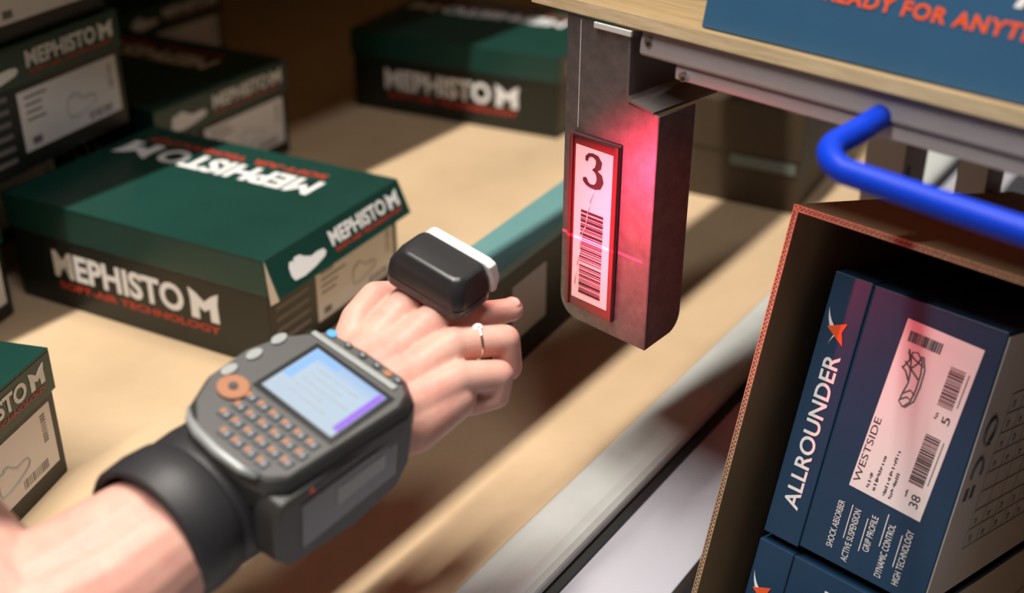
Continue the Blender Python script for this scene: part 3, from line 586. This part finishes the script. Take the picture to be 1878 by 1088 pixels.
# ------------------------------------------------------------------ arm and hand: one continuous skin
def cone_sphere(mb, a, b, ra, rb, n=20, sq=1.0):
    a, b = Vector(a), Vector(b); d = (b - a).normalized(); path = []; rad = []
    for i in range(5): t = R(-90 + 18 * i + 2); path.append(a + d * ra * math.sin(t)); rad.append(ra * math.cos(t))
    path.append(a); rad.append(ra); path.append(b); rad.append(rb)
    for i in range(1, 6): t = R(18 * i - 2); path.append(b + d * rb * math.sin(t)); rad.append(rb * math.cos(t))
    mb.tube(path, rad, n)
def chain(mb, pts, rs):
    for i in range(len(pts) - 1): cone_sphere(mb, pts[i], pts[i + 1], rs[i], rs[i + 1])
def skin_body():
    hb = MB()
    # forearm (two side by side bones give the flat oval of the wrist), elbow and upper arm
    chain(hb, [(0.008, -0.045, -0.047), (0.006, -0.11, -0.048), (0.006, -0.17, -0.050), (0.004, -0.225, -0.054)], [0.0225, 0.031, 0.0365, 0.044])
    chain(hb, [(0.030, -0.045, -0.047), (0.022, -0.11, -0.048), (0.022, -0.17, -0.052), (0.014, -0.225, -0.055)], [0.0225, 0.030, 0.037, 0.044])
    chain(hb, [(0.006, -0.222, -0.055), (-0.06, -0.228, -0.046), (-0.15, -0.232, -0.034), (-0.26, -0.238, -0.02)], [0.046, 0.051, 0.055, 0.059])
    for x in (0.004, 0.030): chain(hb, [(x, -0.045, -0.047), (x, 0.012, -0.044)], [0.0225, 0.0205])
    # back of the hand: four metacarpals and the heel
    mcp = [(-0.014, 0.090, -0.0300), (0.010, 0.094, -0.0270), (0.0335, 0.086, -0.0285), (0.0525, 0.071, -0.0345)]
    root = [(0.002, 0.010, -0.043), (0.012, 0.010, -0.040), (0.024, 0.010, -0.040), (0.036, 0.010, -0.043)]
    for m_, r_, e in zip(mcp, root, (0.0125, 0.0125, 0.0120, 0.0115)): chain(hb, [r_, tuple((Vector(m_) * .55 + Vector(r_) * .45) - Vector((0, 0, 0.003))), m_], [0.0190, 0.0165, e])
    chain(hb, [(0.034, 0.006, -0.048), (0.050, 0.032, -0.050), (0.054, 0.064, -0.046)], [0.017, 0.0185, 0.0155])   # outer edge of the hand
    chain(hb, [(0.002, 0.008, -0.048), (-0.016, 0.036, -0.048), (-0.020, 0.060, -0.042)], [0.017, 0.018, 0.012])   # ball of the thumb
    chain(hb, [(0.018, 0.020, -0.052), (0.020, 0.065, -0.048)], [0.016, 0.014])                                    # palm
    # thumb
    chain(hb, [(-0.014, 0.040, -0.044), (-0.031, 0.064, -0.036), (-0.037, 0.086, -0.033), (-0.030, 0.106, -0.036)], [0.0150, 0.0118, 0.0108, 0.0082])
    # index, curled below the scanner
    chain(hb, [mcp[0], (-0.010, 0.126, -0.0330), (-0.006, 0.138, -0.050), (-0.004, 0.128, -0.066)], [0.0110, 0.0092, 0.0082, 0.0070])
    # middle finger, stretched out past the scanner
    chain(hb, [mcp[1], (0.0190, 0.120, -0.0335), (0.0275, 0.1345, -0.0345), (0.0335, 0.1440, -0.0335)], [0.0110, 0.0094, 0.0088, 0.0082])
    # ring finger, bent
    chain(hb, [mcp[2], (0.0520, 0.1150, -0.0300), (0.0590, 0.1140, -0.0490), (0.0500, 0.0960, -0.0570)], [0.0112, 0.0102, 0.0090, 0.0080])
    # little finger, bent
    chain(hb, [mcp[3], (0.0660, 0.0940, -0.0375), (0.0685, 0.0910, -0.0520), (0.0590, 0.0760, -0.0570)], [0.0112, 0.0098, 0.0088, 0.0078])
    o = hb.build('person', 'skin')
    md = o.modifiers.new('r', 'REMESH'); md.mode = 'VOXEL'; md.voxel_size = 0.0014; md.use_smooth_shade = True
    sm = o.modifiers.new('s', 'SMOOTH'); sm.factor = 0.5; sm.iterations = 9
    dg = bpy.context.evaluated_depsgraph_get(); me = bpy.data.meshes.new_from_object(o.evaluated_get(dg)); o.modifiers.clear(); o.data = me
    for p in me.polygons: p.use_smooth = True
    if not me.materials: me.materials.append(M['skin'])
    o.matrix_world = DM
    tag(o, 'bare forearm and hand of a person pointing a finger scanner at the plate', 'person'); return o
person = skin_body()
def nail(at, fwd, up, w_=0.0055, l=0.0075):
    f = frame(at, fwd, Vector(up).cross(Vector(fwd))); mb = MB(); V = []; Fc = []
    for i in range(5):
        for j in range(5):
            x = -1 + i / 2; y = -1 + j / 2; k = 1 - 0.25 * max(0, x) ** 2; V.append((x * l / 2, y * w_ * k, -0.0016 * y * y - 0.0006 * x * x))
    Fc = [[i * 5 + j, (i + 1) * 5 + j, (i + 1) * 5 + j + 1, i * 5 + j + 1] for i in range(4) for j in range(4)]
    mb.raw(V, Fc, f); o = mb.build('fingernail', 'nail', person, smooth=True); s = o.modifiers.new('t', 'SOLIDIFY'); s.thickness = 0.0006
nail((0.0335, 0.1455, -0.0258), (0.35, 0.93, 0.0), (0, 0, 1)); nail((-0.0310, 0.1045, -0.0275), (0.3, 0.9, -0.1), (-0.2, 0, 1))

# finger ring with a stone
rg = dthing('finger_ring', 'small silver ring with bright stone on the bent ring finger', 'ring', (0.0415, 0.0995, -0.0290))
fd = Vector((0.0185, 0.031, -0.0015)).normalized(); fa = Vector((0, 0, 1)); fa = (fa - fd * fa.dot(fd)).normalized(); fb_ = fd.cross(fa)
MB().tube([(fa * math.cos(R(a)) + fb_ * math.sin(R(a))) * 0.0112 for a in range(0, 361, 12)], 0.0009, 8, cap=False).build('band', 'gold', rg, smooth=True)
st = MB(); fm = frame(fa * 0.0118 - fb_ * 0.002, fd, fb_); 
st.prism([(0.0028 * math.cos(R(a)), 0.0028 * math.sin(R(a))) for a in range(0, 360, 45)], 0, 0.0012, fm, [(0.0036 * math.cos(R(a)), 0.0036 * math.sin(R(a))) for a in range(0, 360, 45)])
st.prism([(0.0036 * math.cos(R(a)), 0.0036 * math.sin(R(a))) for a in range(0, 360, 45)], 0.0012, 0.0022, fm, [(0.0020 * math.cos(R(a)), 0.0020 * math.sin(R(a))) for a in range(0, 360, 45)])
st.build('stone', 'gem', rg)

# ------------------------------------------------------------------ finger scanner with its red light
sc = dthing('finger_scanner', 'black finger scanner with white front rim strapped on the fingers', 'scanner', (0, 0.108, -0.019))
sc.matrix_world = DM @ Matrix.Translation((-0.001, 0.108, -0.019)) @ Matrix.Rotation(R(3), 4, 'Z')
def loop(w0, w1, y0, y1, k=3, r=0.007):
    P = []
    for cx, cy, a0 in ((w1 - r, y1 - r, 0), (w0 + r, y1 - r, 90), (w0 + r, y0 + r, 180), (w1 - r, y0 + r, 270)):
        for i in range(k + 1): a = R(a0 + 90 * i / k); P.append((cx + r * math.cos(a), cy + r * math.sin(a)))
    return P
def loft(mb, levels):
    n = len(levels[0][0]); V = [(x, y, z) for P, z in levels for x, y in P]; L = len(levels)
    mb.raw(V, [list(range(n))[::-1], [(L - 1) * n + i for i in range(n)]] + [[l * n + i, l * n + (i + 1) % n, (l + 1) * n + (i + 1) % n, (l + 1) * n + i] for l in range(L - 1) for i in range(n)])
    return mb
loft(MB(), [(loop(-0.028, 0.028, -0.016, 0.016), 0.0), (loop(-0.0325, 0.0305, -0.019, 0.0185), 0.004), (loop(-0.0325, 0.0305, -0.019, 0.0185), 0.0105)]).build('lower_shell', 'gloss', sc, 0.0006, 3)
loft(MB(), [(loop(-0.0320, 0.0300, -0.0185, 0.018), 0.0105), (loop(-0.0325, 0.0305, -0.019, 0.0185), 0.0115), (loop(-0.0315, 0.0295, -0.018, 0.018), 0.020), (loop(-0.0275, 0.0255, -0.0135, 0.0165), 0.0285), (loop(-0.024, 0.022, -0.0105, 0.0150), 0.0305)]).build('upper_shell', 'gloss2', sc, 0.0006, 3)
loft(MB(), [(loop(-0.0290, 0.0315, 0.0155, 0.0215, 3, 0.002), 0.009), (loop(-0.0290, 0.0320, 0.0150, 0.0225, 3, 0.002), 0.020), (loop(-0.0250, 0.0290, 0.0125, 0.0210, 3, 0.002), 0.0295), (loop(-0.0225, 0.0250, 0.0120, 0.0200, 3, 0.002), 0.0318)]).build('front_rim', 'white', sc, 0.0006, 3)
MB().box(-0.020, 0.020, 0.0200, 0.0232, 0.0135, 0.0225).build('scan_window', 'redglass', sc, 0.0005)
for x in (-0.012, 0.014): MB().tube([(x, 0.0, -0.0115), (x, 0.0, 0.001)], 0.004, 10).build('finger_clip', 'gloss', sc)
lo = sc.matrix_world @ Vector((0.0, 0.026, 0.018))
def aimed(name, loc, target, energy, size, blend, col, rad=0.002):
    l = bpy.data.lights.new(name, 'SPOT'); l.energy = energy; l.spot_size = R(size); l.spot_blend = blend; l.color = col; l.shadow_soft_size = rad
    o = bpy.data.objects.new(name, l); COL.objects.link(o); z = (loc - target).normalized(); x = Vector((0.7071, -0.7071, 0)); x = (x - z * x.dot(z)).normalized(); y = z.cross(x)
    o.matrix_world = Matrix(((x.x, y.x, z.x, loc.x), (x.y, y.y, z.y, loc.y), (x.z, y.z, z.z, loc.z), (0, 0, 0, 1))); return o
tgt = lo + heading(72) * 0.2 + Vector((0, 0, -0.020))
aimed('scanner_glow', lo, tgt, 4.4, 90, 1.0, (1.0, 0.04, 0.10), 0.004)
tl = cart_m @ Vector(C(-0.529, 0.62, -0.385))
ls = aimed('scanner_laser', lo, tl, 9.0, 34, 0.05, (1.0, 0.03, 0.12), 0.0)
ls.data.use_nodes = True; nt = ls.data.node_tree; em = nt.nodes['Emission']
tc = nt.nodes.new('ShaderNodeTexCoord'); sp = nt.nodes.new('ShaderNodeSeparateXYZ'); nt.links.new(tc.outputs['Normal'], sp.inputs[0])
dv = nt.nodes.new('ShaderNodeMath'); dv.operation = 'DIVIDE'; nt.links.new(sp.outputs['Y'], dv.inputs[0]); nt.links.new(sp.outputs['Z'], dv.inputs[1])
ab = nt.nodes.new('ShaderNodeMath'); ab.operation = 'ABSOLUTE'; nt.links.new(dv.outputs[0], ab.inputs[0])
lt = nt.nodes.new('ShaderNodeMath'); lt.operation = 'LESS_THAN'; lt.inputs[1].default_value = 0.009; nt.links.new(ab.outputs[0], lt.inputs[0])
nt.links.new(lt.outputs[0], em.inputs['Strength'])
